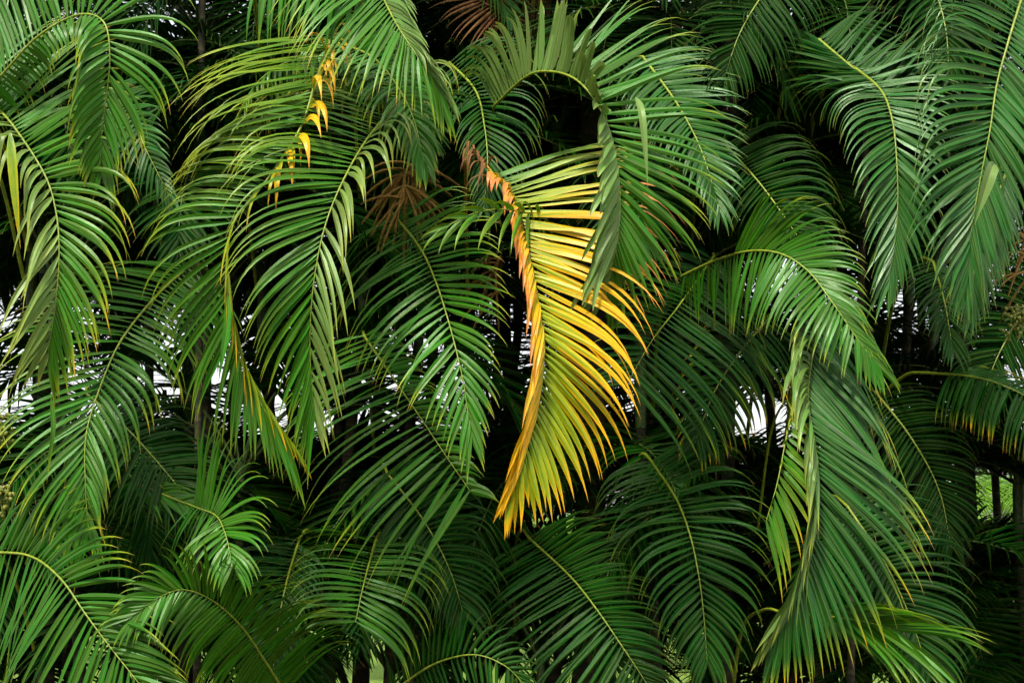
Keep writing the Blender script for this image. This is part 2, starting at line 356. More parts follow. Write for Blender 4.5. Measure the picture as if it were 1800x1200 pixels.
frond([(625, -90, .4), (660, -30, .2), (690, 30, .05), (715, 72, -.05), (745, 115, -.1), (775, 160, -.1)], 34,
      "frond dropping from the top edge with pale leaflets packed along its right",
      b=dict(L=[200, 200, 190, 170, 120, 50], A=[62, 56, 50, 42, 30, 14], dr=[.6, .6, .5, .4]),
      a=dict(L=[130, 140, 130, 120, 100, 50], A=[40, 34, 28, 22, 16, 10], tilt=[40, 40, 35, 25], dr=.5, mat=M_PALE, col=(.0, 0, .3, .35)), col=PALE)
frond([(570, 70, .9), (630, 88, .7), (668, 112, .55), (702, 158, .38), (728, 212, .28), (746, 290, .22)], 30,
      "green frond with ringlet leaflets below the frond from the top edge",
      b=dict(L=[90, 110, 120, 115, 100, 50], A=[95, 92, 80, 55, 36, 16], tilt=[30, 25, 15], dr=[3, 3, 2.4, 1.2, .6], col=(.16, 0, .5, .7)),
      a=dict(L=[90, 100, 110, 110, 90, 50], A=[60, 55, 50, 42, 30, 16], dr=[1.2, 1.4, 1.2, .8]), col=MID)
frond([(790, 110, 1.2), (836, 160, .95), (852, 225, .75), (857, 290, .65), (851, 360, .6)], 28,
      "fine leaved frond hanging over the brown dead stalk near the centre",
      a=dict(L=[150, 160, 150, 110, 45], A=[85, 72, 54, 38, 18], dr=[2.0, 1.8, 1.3, .7]),
      b=dict(L=[90, 95, 100, 90, 45], A=[70, 60, 45, 32, 18], dr=[1.2, .9, .6]), col=(.04, 0, .45, .45), width=20, mat=M_SHADED)
frond([(870, 185, .75), (925, 135, .4), (968, 126, .2), (1012, 140, .05), (1048, 180, -.05), (1073, 235, -.1), (1086, 300, -.15), (1090, 360, -.15), (1084, 430, -.15), (1066, 505, -.1)], 56,
      "big hooked frond arching over at top centre, grey-green undersides standing up",
      a=dict(start=.35, n=44, L=[190, 195, 205, 200, 190, 185, 178, 160, 120, 50], A=[95, 98, 104, 102, 92, 80, 62, 46, 30, 14], tilt=[-30, -25, -20, -14, -8, -2, 4, 6], dr=[.4, .4, .4, .5, .6, .7, .7, .5, .3], pw=3.4),
      b=dict(n=46, L=[95, 110, 110, 100, 84, 74, 78, 110, 130, 60], A=[112, 106, 100, 92, 76, 58, 44, 36, 28, 16], tilt=[172, 172, 172, 165, 140, 100, 58, 34, 18, 10], dr=[1.5, 1.0, .5, .5, .6, .7, .6, .5, .3], pw=3.0, hz=.6, blunt=.6, jit=1.3, mat=M_PALE, col=(.05, 0, .25, .45), w=[1.5, 1.8, 2.0, 2.0, 1.8, 1.5, 1.4, 1.4], twist=.2), col=(.06, 0, .45, .8))
frond([(1130, 100, 1.1), (1185, 175, .85), (1222, 240, .65), (1245, 300, .52), (1262, 365, .45)], 34,
      "straight fingered cool green frond right of the big hooked frond",
      a=dict(L=[130, 140, 130, 100, 45], A=[66, 58, 46, 34, 16], dr=.4), b=dict(L=[110, 115, 105, 85, 40], A=[60, 54, 44, 32, 16], dr=.6), col=(0, 0, .3, .42), mat=M_COOL)
frond([(825, 255, .75), (866, 305, .48), (903, 350, .22), (918, 400, .05), (932, 460, -.06), (947, 540, -.15), (956, 610, -.2), (950, 680, -.2), (935, 750, -.2), (916, 815, -.2), (896, 865, -.18)], 42,
      "yellow and orange dying frond glowing at the centre",
      a=dict(tip=.3, n=50, L=[210, 240, 265, 272, 265, 242, 212, 195, 175, 130, 60], A=[100, 95, 92, 80, 68, 58, 50, 46, 42, 32, 12], start=.18, tilt=[-8, -8, -4, 2, 6], dr=[.2, .4, .7, 1.0, 1.0, 1.0, .8, .6, .4],
             w=1.12, col=([.15, .2, .36, .64, .88, .95, .92, .82, .64, .56, .8], [.0, .0, .35, .55, .5, .36, .2, .08, .05, 0, 0], .4, .8)),
      b=dict(tip=.2, L=[40, 50, 60, 62, 70, 85, 105, 130, 140, 120, 60], A=[75, 70, 62, 55, 48, 40, 30, 22, 16, 14, 10], start=.22, tilt=[80, 85, 85, 80, 72, 60, 45, 30, 20], dr=[2.2, 2.2, 2, 1.8, 1.3, .9, .6, .4, .2], hz=1.3, pw=1.0, n=40, w=[1.1, 1.2, 1.4, 1.5, 1.4, 1.2],
             col=([.85, .9, .9, .9, .9, .9, .85, .8, .75], [.9, .9, .85, .75, .65, .45, .3, .15, .05], .4, .6)), rib=M_RIB_YEL, width=29,
      extra=((1, dict(n=6, w=.5, jit=3, L=[70, 90, 110], A=[50, 40, 30], start=.0, end=.13, tilt=80, dr=2.5, pw=1.0, hz=1.2, mat=M_DEAD, col=(0, 0, 0, .6))), (-1, dict(n=8, w=.5, jit=3, L=[60, 110, 90], A=[60, 40, 30], start=.0, end=.2, tilt=60, dr=2.5, pw=1.0, hz=1.2, mat=M_DEAD, col=(0, 0, 0, .5)))))
frond([(960, 385, .25), (915, 372, .0), (870, 368, -.12), (825, 378, -.2), (790, 395, -.22)], 10,
      "small curl of bright green leaflets pointing left above the yellow frond",
      a=dict(n=9, L=[80, 100, 110, 100, 70], A=[46, 44, 38, 30, 10], dr=.9), b=dict(n=7, L=[60, 70, 80, 70, 60], A=[30, 26, 22, 18, 8], dr=.7, tilt=30), col=(.32, 0, .15, 1), radius=4, petiole=True)
frond([(690, 375, 1.0), (738, 435, .6), (766, 495, .35), (787, 560, .2), (803, 620, .1), (816, 680, .05), (826, 755, 0)], 32,
      "glossy mid green frond left of the yellow one, ribs fanned evenly both sides",
      b=dict(L=[150, 190, 205, 195, 180, 150, 110, 45], A=[112, 110, 100, 82, 66, 52, 36, 14], tilt=[-5, 0, 6], dr=[1.0, 1.3, 1.2, 1.0, .8, .5, .3]),
      a=dict(L=[140, 150, 155, 165, 160, 140, 100, 45], A=[85, 74, 62, 52, 46, 38, 28, 12], dr=[1.0, .8, .7, .6, .5, .4]), col=(.07, 0, .5, .8))
frond([(640, 590, 1.05), (695, 670, .75), (738, 732, .55), (780, 795, .42), (826, 862, .35)], 25,
      "wide green frond low at centre, long leaflets raked down to the left",
      b=dict(L=[190, 220, 245, 250, 235, 200], A=[116, 112, 104, 92, 78, 62], tilt=[-4, 2, 6], dr=[1.0, 1.0, .9, .7, .5, .3]),
      a=dict(L=[70, 80, 80, 70, 60], A=[62, 56, 50, 46, 40], dr=.7), col=(.06, 0, .5, .8), width=29)
frond([(660, 950, .95), (646, 1000, .7), (635, 1045, .58), (625, 1092, .5)], 18,
      "olive frond with its midrib broken off short, under the wide raked frond",
      a=dict(L=[150, 155, 150, 135], A=[76, 78, 74, 64], dr=[1.4, 1.6, 1.6]), b=dict(L=[140, 140, 130, 120], A=[82, 86, 82, 74], dr=1.0), col=(.13, 0, .4, .6))
frond([(930, 945, 1.1), (1000, 1010, .85), (1045, 1065, .68), (1090, 1130, .55), (1130, 1190, .48), (1165, 1250, .45)], 38,
      "dark feathered frond at the bottom edge below the yellow frond",
      b=dict(L=[150, 180, 195, 190, 170, 120], A=[108, 100, 90, 76, 58, 34], dr=.5), a=dict(L=[120, 130, 130, 115, 90, 50], A=[66, 64, 58, 48, 36, 22], dr=.5), col=(.02, 0, .35, .5), mat=M_SHADED)
frond([(1145, 810, 1.05), (1188, 875, .82), (1213, 940, .65), (1228, 1010, .55), (1237, 1080, .5), (1243, 1160, .46)], 30,
      "symmetrical dark green frond with arched leaflets right of bottom centre",
      b=dict(L=[120, 140, 145, 135, 115, 60], A=[98, 94, 84, 68, 48, 22], dr=[1.2, 1.5, 1.3, .9]), a=dict(L=[140, 160, 160, 145, 120, 60], A=[82, 78, 70, 56, 42, 22], dr=[1.1, 1.2, 1.1, .8]), col=(.03, 0, .4, .5), mat=M_SHADED)
frond([(1446, 545, .55), (1430, 610, .25), (1420, 700, .05), (1432, 780, -.05), (1439, 860, -.1), (1428, 950, -.12), (1400, 1040, -.12), (1360, 1120, -.1)], 52,
      "tall drooping frond right of centre with a frayed pale fringe down its left",
      a=dict(n=60, L=[200, 230, 245, 250, 240, 215, 160, 60], A=[48, 50, 50, 49, 47, 42, 30, 12], tilt=[-6, -2, 4, 6], dr=[.7, .8, .8, .7, .5, .3], col=([.03, .04, .05, .06, .08, .12, .14], 0, .6, .4)),
      b=dict(n=52, L=[120, 130, 130, 130, 130, 140, 130, 60], A=[48, 50, 52, 48, 34, 22, 16, 10], tilt=[45, 50, 55, 60, 50, 35, 20], dr=[1.6, 1.6, 1.6, 1.4, .8, .5, .3], hz=1.3, pw=.9, w=1.35, jit=1.6, mat=M_PALE, col=([.0, .04, .1, .14, .12, .1], 0, .4, .25)), width=29, mat=M_COOL)
frond([(1392, 720, .25), (1380, 780, .12), (1366, 850, .04), (1347, 915, 0)], 14,
      "short stub of yellow-green frond crossing the tall drooping frond",
      a=dict(L=[50, 80, 110, 140], A=[62, 55, 48, 30], dr=.6), b=dict(L=[20, 25, 30, 30], A=[60, 50, 40, 25], tilt=70, dr=1.5, skip=.5), col=(.30, 0, .5, .9), radius=4)
frond([(1205, 482, .85), (1262, 456, .6), (1320, 441, .42), (1375, 447, .3), (1422, 478, .2), (1462, 530, .1), (1500, 585, .05), (1540, 640, .02)], 46,
      "comb-like frond right of centre, lower leaflets hanging straight down from its arch",
      b=dict(L=[70, 95, 115, 130, 130, 120, 105, 85, 45], A=[120, 112, 104, 92, 80, 68, 54, 40, 16], dr=[1.0, 1.0, 1.0, .9, .7, .5, .4]), a=dict(start=.3, L=[120, 140, 145, 140, 125, 105, 80, 40], A=[58, 56, 52, 46, 40, 32, 24, 12], tilt=[-10, -5, 0, 4], dr=[.7, .8, .8, .8, .6]), col=(.03, 0, .4, .65))
frond([(1490, 110, .9), (1546, 156, .5), (1568, 210, .3), (1576, 280, .2), (1578, 360, .15), (1572, 430, .12), (1562, 495, .1)], 46,
      "slender frond hanging plumb beside the right edge frond, three curls at its top",
      b=dict(L=[200, 190, 110, 105, 120, 125, 110, 50], A=[160, 140, 105, 76, 52, 38, 26, 12], tilt=[-10, 0, 12, 8], dr=[.2, .8, 2.4, 1.4, .7, .5, .3]), a=dict(L=[130, 135, 130, 125, 130, 125, 100, 50], A=[105, 92, 70, 54, 42, 34, 26, 12], dr=[.3, .4, .6, .5, .4]), col=(.03, 0, .35, .58), mat=M_COOL)
frond([(1440, 70, 1.0), (1500, 120, .8), (1545, 156, .65), (1560, 175, .6)], 16,
      "stiff dark spray of leaflets swept up to the left behind the slender frond",
      b=dict(L=[170, 190, 190, 170], A=[165, 160, 154, 148], dr=.25, tilt=-5), a=dict(L=[100, 120, 130, 130], A=[100, 105, 110, 110], dr=.2), col=(.0, 0, .3, .45), width=32, mat=M_SHADED)
frond([(1818, -70, .3), (1795, 0, .15), (1772, 75, .05), (1752, 150, 0), (1740, 230, -.05), (1722, 320, -.08), (1708, 400, -.1), (1698, 490, -.1)], 48,
      "heavy frond at the right edge with hooked leaflets like a row of canes",
      b=dict(L=[165, 170, 170, 165, 165, 165, 135, 55], A=[90, 92, 88, 78, 58, 42, 28, 12], tilt=[5, 10, 10, 8], dr=[3.0, 3.0, 3.0, 2.4, 1.4, .8, .5], pw=2.6, hz=.9), a=dict(L=[120, 130, 135, 145, 155, 160, 130, 55], A=[80, 74, 64, 50, 38, 28, 20, 12], dr=[.8, .8, .8, .7, .5]), col=(.02, 0, .3, .62), width=30, mat=M_COOL)
frond([(1770, 300, .6), (1738, 385, .42), (1715, 460, .34), (1706, 545, .3)], 24,
      "narrow frond tip hanging below the heavy right edge frond",
      b=dict(L=[110, 120, 110, 50], A=[40, 34, 26, 12], dr=.4), a=dict(L=[110, 120, 110, 50], A=[40, 34, 26, 12], dr=.4), col=(.0, 0, .4, .75), mat=M_COOL)
frond([(-30, 970, .45), (50, 976, .28), (105, 1015, .1), (150, 1078, 0), (190, 1132, -.05), (240, 1195, -.1), (285, 1255, -.1)], 34,
      "broad glossy frond across the bottom left corner",
      b=dict(L=[160, 190, 205, 195, 180, 165, 130], A=[112, 98, 82, 70, 58, 46, 32], dr=[.8, .8, .7, .6, .4]), a=dict(L=[140, 150, 150, 155, 150, 140, 110], A=[56, 58, 54, 48, 42, 34, 26], tilt=[-8, 0, 4], dr=[.5, .5, .4]), col=(.03, 0, .5, .6), width=30)
frond([(500, 1215, .55), (462, 1155, .38), (424, 1100, .22), (375, 1056, .08), (325, 1036, 0), (282, 1048, -.05), (236, 1080, -.08)], 44,
      "bright green arched frond bending left, low in the left half",
      a=dict(L=[110, 125, 135, 130, 115, 105, 85, 40], A=[148, 136, 122, 104, 88, 70, 46, 18], dr=[1.0, 1.1, 1.1, 1.0, .8, .5]), b=dict(L=[150, 155, 150, 130, 110, 95, 75, 40], A=[62, 64, 66, 64, 58, 48, 36, 18], tilt=[-10, -5, 4], dr=[.6, .6, .7, .8, .6]), col=(.07, 0, .4, .85))
frond([(235, 846, .85), (300, 874, .6), (350, 893, .38), (380, 906, .2), (394, 932, .1), (403, 965, .05), (408, 992, .03)], 22,
      "little bright fan frond facing the viewer, left of the wide raked frond",
      b=dict(start=.5, n=24, L=[95, 95, 100, 100, 100, 90, 60], A=[120, 120, 118, 115, 96, 66, 26], dr=.8, tilt=12), a=dict(start=.5, n=24, L=[140, 140, 145, 150, 140, 110, 60], A=[70, 70, 72, 86, 76, 54, 24], dr=.9), col=(.08, 0, .35, .95),
      extra=((1, dict(n=9, end=.45, L=[130, 120, 100], A=[14, 14, 20], dr=.3)), (-1, dict(n=9, end=.45, L=[130, 120, 90], A=[14, 14, 20], dr=.3))))
frond([(525, 950, 1.15), (502, 1030, .92), (488, 1105, .82), (478, 1190, .76)], 26,
      "shaded frond between the little fan and the broken olive frond",
      b=dict(L=[120, 130, 120, 60], A=[80, 68, 50, 24], dr=.6), a=dict(L=[90, 100, 95, 50], A=[60, 52, 42, 22], dr=1.2), col=DARK, mat=M_SHADED)
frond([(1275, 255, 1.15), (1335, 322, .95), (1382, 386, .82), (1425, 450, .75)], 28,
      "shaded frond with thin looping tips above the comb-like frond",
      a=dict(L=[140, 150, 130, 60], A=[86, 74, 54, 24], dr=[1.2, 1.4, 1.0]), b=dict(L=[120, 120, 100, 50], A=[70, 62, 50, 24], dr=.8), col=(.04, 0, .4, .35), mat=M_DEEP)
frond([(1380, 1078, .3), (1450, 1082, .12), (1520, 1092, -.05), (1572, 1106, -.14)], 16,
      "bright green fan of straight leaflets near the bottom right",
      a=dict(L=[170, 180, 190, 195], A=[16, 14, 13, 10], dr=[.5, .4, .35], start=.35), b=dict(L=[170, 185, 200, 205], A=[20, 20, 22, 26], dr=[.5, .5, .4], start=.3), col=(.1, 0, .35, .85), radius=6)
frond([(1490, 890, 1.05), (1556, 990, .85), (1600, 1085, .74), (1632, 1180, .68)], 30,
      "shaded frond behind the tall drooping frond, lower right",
      a=dict(L=[150, 160, 145, 80], A=[84, 72, 54, 28], dr=[1.0, 1.1, .9]), b=dict(L=[110, 110, 100, 60], A=[60, 54, 44, 24], dr=.5), col=DARK, mat=M_SHADED)
frond([(1630, 655, .8), (1710, 662, .55), (1775, 682, .42), (1850, 722, .35)], 22,
      "drooping frond at the right edge, its comb of leaflets browned at the tips",
      b=dict(start=.2, L=[65, 85, 95, 95], A=[92, 88, 82, 72], dr=[1.2, 1.4, 1.2]), a=dict(start=.2, L=[60, 65, 65, 60], A=[70, 66, 60, 50], tilt=-50, dr=.8), col=(.05, 0, .75, .5), mat=M_SHADED)
frond([(1640, 460, .9), (1660, 530, .68), (1674, 610, .58)], 20,
      "thin dark frond tip under the slender plumb frond at right",
      b=dict(L=[90, 95, 50], A=[56, 42, 18], dr=.5), a=dict(L=[100, 110, 60], A=[52, 40, 18], dr=.7), col=(.0, 0, .3, .4), width=20, mat=M_SHADED)
frond([(1255, 450, 1.2), (1195, 535, .85), (1145, 600, .65), (1105, 670, .55)], 26,
      "dark frond right of the yellow one with long leaflets hanging nearly straight",
      a=dict(L=[170, 200, 205, 190], A=[66, 78, 78, 66], dr=[.6, .7, .7]), b=dict(L=[120, 130, 130, 100], A=[60, 60, 50, 40], dr=.4), col=(.02, 0, .5, .35), width=30, mat=M_SHADED)
frond([(150, 690, .95), (215, 745, .8), (280, 815, .7), (340, 890, .62)], 30,
      "shaded frond behind the large low frond at left",
      a=dict(L=[120, 130, 125, 70], A=[64, 60, 48, 26], dr=.6), b=dict(L=[120, 130, 120, 70], A=[88, 80, 62, 30], dr=.7), col=DARK, mat=M_SHADED)
frond([(455, -40, .6), (520, -42, .5), (580, -30, .42), (640, 0, .36)], 16,
      "frond above the top edge dangling a few leaflets left of top centre",
      b=dict(L=[110, 120, 120, 90], A=[86, 84, 76, 60], dr=[1.2, 1.0, .8]), col=(.08, 0, .4, .7))
frond([(690, 1215, .7), (760, 1168, .55), (830, 1150, .45), (885, 1168, .4), (925, 1205, .38)], 22,
      "small dark frond arching up from the bottom edge",
      b=dict(L=[70, 80, 80, 70, 40], A=[96, 92, 86, 66, 30], dr=1.0), a=dict(L=[80, 80, 80, 70, 40], A=[60, 60, 56, 46, 24], dr=.8, tilt=-10), col=(.02, 0, .35, .5), width=20, mat=M_SHADED)
frond([(680, 830, 1.15), (745, 915, .95), (790, 1000, .84), (815, 1080, .8)], 28,
      "dark frond with round-shouldered leaflets behind the wide raked frond",
      a=dict(L=[130, 145, 130, 70], A=[88, 76, 58, 28], dr=[1.6, 1.6, 1.0]), b=dict(L=[120, 130, 110, 60], A=[80, 70, 54, 26], dr=.8), col=(.0, 0, .3, .35), mat=M_SHADED)
frond([(1350, 560, 1.2), (1300, 620, 1.0), (1255, 690, .9), (1225, 770, .85)], 22,
      "dark frond with yellowed drooping tips in front of the bright gap",
      a=dict(L=[110, 125, 120, 70], A=[84, 76, 62, 30], dr=[1.6, 1.6, 1.2]), b=dict(L=[110, 110, 100, 60], A=[66, 60, 48, 26], dr=.8), col=(.12, 0, .7, .4), mat=M_SHADED)
frond([(1395, -70, 1.3), (1342, -10, 1.05), (1300, 60, .92), (1272, 140, .86)], 30,
      "dark feathery frond at the top edge right of the big hooked frond",
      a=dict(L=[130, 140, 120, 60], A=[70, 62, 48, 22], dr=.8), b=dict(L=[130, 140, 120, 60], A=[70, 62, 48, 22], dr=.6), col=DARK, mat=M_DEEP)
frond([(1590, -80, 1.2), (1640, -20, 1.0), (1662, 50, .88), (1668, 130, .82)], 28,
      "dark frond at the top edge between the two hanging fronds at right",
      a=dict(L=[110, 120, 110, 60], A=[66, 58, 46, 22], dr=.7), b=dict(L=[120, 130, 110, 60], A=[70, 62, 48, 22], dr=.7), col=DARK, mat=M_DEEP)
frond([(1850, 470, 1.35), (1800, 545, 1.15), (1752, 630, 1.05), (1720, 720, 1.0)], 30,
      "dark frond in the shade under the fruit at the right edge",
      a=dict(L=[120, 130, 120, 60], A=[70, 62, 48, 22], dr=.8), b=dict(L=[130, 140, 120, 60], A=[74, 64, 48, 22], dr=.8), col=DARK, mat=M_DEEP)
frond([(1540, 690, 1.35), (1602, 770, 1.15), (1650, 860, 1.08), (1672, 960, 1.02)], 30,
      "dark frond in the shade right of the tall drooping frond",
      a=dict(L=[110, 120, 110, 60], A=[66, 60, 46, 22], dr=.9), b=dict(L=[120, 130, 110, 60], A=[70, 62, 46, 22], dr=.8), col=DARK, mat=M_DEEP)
ANCHORS = [(170, 150, "the top left corner frond"), (100, 450, "the pale left edge frond"), (170, 780, "the large low frond at left"), (480, 450, "the lime frond pair"), (700, 120, "the frond from the top edge"),
           (800, 620, "the glossy mid green frond"), (1060, 180, "the big hooked frond"), (1000, 620, "the yellow frond"), (720, 880, "the wide raked frond"), (1230, 1000, "the symmetrical dark frond"),
           (1440, 900, "the tall drooping frond"), (1400, 520, "the comb-like frond"), (1570, 300, "the slender plumb frond"), (1740, 250, "the heavy right edge frond"), (150, 1100, "the broad bottom left frond"), (330, 1060, "the bright arched frond"), (1650, 1120, "the bright bottom right fan")]
# ------------------------------------------------------------------ the grove behind: whole palms, cane and crown
HOLES = [(1322, 735, 32), (985, 925, 26), (1368, 35, 18), (1760, 880, 34), (560, 1120, 16), (1075, 985, 14)]

def frond_design(seed, n, m, width):
    rg = np.random.default_rng(seed)
    ln = rg.uniform(1.5, 2.0); e0 = math.radians(rg.uniform(55, 78)); e1 = math.radians(rg.uniform(-85, -50))
    k = np.linspace(0, 1, 60); e = e0 + (e1 - e0) * (k ** 1.1)
    st = ln / 59; x = np.concatenate([[0], np.cumsum(np.cos(e[:-1]) * st)]); z = np.concatenate([[0], np.cumsum(np.sin(e[:-1]) * st)])
    P = np.stack([x, 0.10 * rg.normal() * k ** 2, z], 1); T = norm(np.gradient(P, axis=0))
    S0 = np.tile([0, 1.0, 0], (60, 1)); S = norm(S0 - (S0 * T).sum(1, keepdims=True) * T); N = norm(np.cross(T, S))
    if N[0][2] < 0: N = -N
    Vs = []
    for sd in (1, -1):
        t = np.linspace(.24, .995, n) + rg.normal(0, .003, n); xx = t * 59
        ip = lambda Z: np.stack([np.interp(xx, np.arange(60), Z[:, q]) for q in range(3)], 1)
        u = (t - .24) / .76
        Vs.append(leaflet_verts(ip(P), norm(ip(T)), norm(ip(S)) * sd, norm(ip(N)), prof([.34, .46, .50, .45, .32, .13], u) * rg.uniform(.9, 1.15), prof([74, 70, 62, 52, 36, 16], u),
                                prof([25, 20, 12, 8], u), prof([.9, 1.1, .9, .4], u) * rg.uniform(.6, 1.7), width * np.ones(n), m, .5, rg))
    rad = np.linspace(9, 1.5, 60) / 1000
    return P[::4], rad[::4], np.concatenate(Vs)

def tube_arrays(P, rad, k=5):
    n = len(P); T = norm(np.gradient(P, axis=0)); ref = np.array([0.31, 0.92, 0.24]); X = norm(np.cross(T, ref)); Y = np.cross(T, X)
    a = np.arange(k) / k * 2 * math.pi
    V = P[:, None] + (np.cos(a)[None, :, None] * X[:, None] + np.sin(a)[None, :, None] * Y[:, None]) * np.array(rad)[:, None, None]
    F = np.array([(i * k + j, i * k + (j + 1) % k, (i + 1) * k + (j + 1) % k, (i + 1) * k + j) for i in range(n - 1) for j in range(k)])
    return V.reshape(-1, 3), F

NEAR = [frond_design(100 + i, 44, 7, .026) for i in range(8)]
FAR = [frond_design(200 + i, 42, 5, .0195) for i in range(12)]
NEAR_MESH, MID_MESH = [], []
for P_, r_, V_ in NEAR:
    f_, uv_ = TOPO[7]
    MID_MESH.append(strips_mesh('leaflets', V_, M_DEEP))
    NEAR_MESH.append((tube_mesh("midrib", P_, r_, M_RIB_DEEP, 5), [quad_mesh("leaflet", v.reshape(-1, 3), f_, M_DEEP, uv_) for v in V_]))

def turn(V, az, sc, tiltdown=0.0):
    c, s = math.cos(az), math.sin(az)
    return np.stack([(V[..., 0] * c - V[..., 1] * s) * sc, (V[..., 0] * s + V[..., 1] * c) * sc, V[..., 2] * sc], -1)

def seen(W):
    q = W.reshape(-1, 3); d = q[:, 1] - CAMY; px = 900 + q[:, 0] / d * FOC; py = 900 - (q[:, 2] - CAMZ) / d * FOC
    vis = ((px > -80) & (px < 1880) & (py > -80) & (py < 1280)).mean()
    hit = any((((px - hx) ** 2 + (py - hy) ** 2) < r * r).mean() > .012 for hx, hy, r in HOLES)
    return hit, vis, q[:, 1].min()

def cane_points(x, y, h, lean):
    k = np.linspace(0, 1, 10)
    return np.stack([x + lean[0] * (k ** 1.5 - 1), y + lean[1] * (k ** 1.5 - 1), h * k], 1), k

def palm(x, y, h, label, group, rgp, mode, r=.034, fronds=9, mat=None, hole=True, size=(.85, 1.2)):
    """mode 'near': every frond a part with its leaflets as sub-parts; 'far': cane and one joined crown."""
    P, k = cane_points(x, y, h, (rgp.uniform(-.25, .25), rgp.uniform(-.2, .2)))
    base = P[0].copy(); root = empty("palm_tree", base); tag(root, label, "palm tree", group)
    mesh_object("trunk", tube_mesh("trunk", P - base, r * (1.15 - .3 * k), M_CANE, 10), root)
    sh = np.array([P[-1], P[-1] + [0, 0, .2], P[-1] + [0, 0, .45]]) - base
    mesh_object("crown_shaft", tube_mesh("crown_shaft", sh, [r * .95, r * 1.1, r * .5], M_RIB_DEEP, 10), root)
    top = P[-1] + np.array([0, 0, .36]); a0 = rgp.uniform(0, 6.28); CV, RV, RF, ro = [], [], [], 0
    for q in range(fronds):
        di = rgp.randrange(len(FAR if mode == 'far' else NEAR)); D = (FAR if mode == 'far' else NEAR)[di]
        for attempt in range(6):
            az = a0 + q * 2.4 + rgp.uniform(-.3, .3) + attempt * .45; sc = rgp.uniform(*size)
            W = turn(D[2], az, sc) + top
            hit, vis, ymin = seen(W)
            if (hole and hit) or ymin < .75: continue
            if mode != 'far':
                if vis < .04: break
                fr = mesh_object("frond_midrib", NEAR_MESH[di][0], root); fr.name = "frond"
                fr.location = [float(v) for v in top - base]; fr.rotation_euler = (0, 0, az); fr.scale = (sc, sc, sc)
                pale = rgp.uniform(.15, .75); yel = max(0, rgp.gauss(0, .04))
                if mode == 'mid':
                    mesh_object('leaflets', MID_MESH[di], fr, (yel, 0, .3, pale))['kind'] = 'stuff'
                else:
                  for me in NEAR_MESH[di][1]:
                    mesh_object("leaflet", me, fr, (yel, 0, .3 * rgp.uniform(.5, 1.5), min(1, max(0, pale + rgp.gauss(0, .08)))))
            else:
                CV.append(W - base); tv, tf = tube_arrays(turn(D[0], az, sc) + top - base, D[1]); RV.append(tv); RF.append(tf + ro); ro += len(tv)
            break
    if CV:
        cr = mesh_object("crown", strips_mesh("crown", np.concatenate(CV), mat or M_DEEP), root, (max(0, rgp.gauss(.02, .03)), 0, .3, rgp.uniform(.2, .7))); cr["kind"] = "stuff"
        mesh_object("midribs", quad_mesh("midribs", np.concatenate(RV), np.concatenate(RF), M_RIB_DEEP), cr)
    return root

def behind(x, y, z):
    """the front frond that a point of the grove stands behind, for its label"""
    d = y - CAMY; px = 900 + x / d * FOC; py = 900 - (z - CAMZ) / d * FOC
    free = [a for a in ANCHORS if (row, a[2]) not in used]
    best = min(free, key=lambda a: (a[0] - px) ** 2 + (a[1] - py) ** 2 * .5)[2]; used.add((row, best))
    return best

rg = random.Random(11); used = set()
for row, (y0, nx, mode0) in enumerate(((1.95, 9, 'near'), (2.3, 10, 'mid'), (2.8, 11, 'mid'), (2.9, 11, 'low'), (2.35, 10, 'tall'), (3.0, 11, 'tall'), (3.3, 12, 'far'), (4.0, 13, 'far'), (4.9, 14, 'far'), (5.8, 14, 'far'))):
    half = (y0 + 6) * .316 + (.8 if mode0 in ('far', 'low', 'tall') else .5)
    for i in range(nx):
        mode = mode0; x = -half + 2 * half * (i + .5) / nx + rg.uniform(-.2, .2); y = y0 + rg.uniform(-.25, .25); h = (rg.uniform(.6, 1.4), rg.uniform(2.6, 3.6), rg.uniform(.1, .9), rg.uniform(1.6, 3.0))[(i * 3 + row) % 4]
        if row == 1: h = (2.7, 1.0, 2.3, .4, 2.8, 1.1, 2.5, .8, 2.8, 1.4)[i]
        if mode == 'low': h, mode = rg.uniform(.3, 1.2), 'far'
        if mode == 'tall': h, mode = rg.uniform(2.9, 3.8), 'far'  # tall crowns added overhead to shade the grove inside and close its top
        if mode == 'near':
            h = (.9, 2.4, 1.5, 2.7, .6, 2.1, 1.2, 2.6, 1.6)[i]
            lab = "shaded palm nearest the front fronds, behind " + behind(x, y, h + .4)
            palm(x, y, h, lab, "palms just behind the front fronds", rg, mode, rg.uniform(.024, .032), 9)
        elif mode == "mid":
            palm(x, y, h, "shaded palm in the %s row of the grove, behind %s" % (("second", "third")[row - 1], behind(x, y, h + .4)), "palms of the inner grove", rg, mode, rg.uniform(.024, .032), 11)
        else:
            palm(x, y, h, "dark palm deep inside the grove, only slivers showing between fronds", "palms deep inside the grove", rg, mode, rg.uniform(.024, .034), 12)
# sunlit young palms on the lawn beyond the grove
for i, (px, y, h, lab) in enumerate(((1755, 10.5, 1.15, "sunlit yellow-green palm glowing through the gap by the right edge"), (1690, 12.0, .7, "low sunlit palm left of the one glowing by the right edge"), (1840, 12.4, .9, "sunlit palm at the extreme right beyond the grove"),
        (560, 11, .4, "sunlit palm glimpsed under the broken olive frond"), (1080, 11.5, .8, "sunlit palm glimpsed under the yellow frond"), (980, 12.5, .6, "far sunlit palm in the gap under the yellow frond"), (300, 12.5, .0, "sunlit palm glimpsed below the bright arched frond"),
        (1350, 13, .1, "sunlit palm glimpsed below the tall drooping frond"), (800, 12.8, .0, "sunlit palm glimpsed at the bottom edge left of centre"), (80, 12, .2, "sunlit palm glimpsed in the bottom left corner"))):
    palm((px - 900) / FOC * (y + 6), y, h, lab, "sunlit palms beyond the grove", rg, 'far', .03, 12, M_SUNNY, False, (.6, .95))
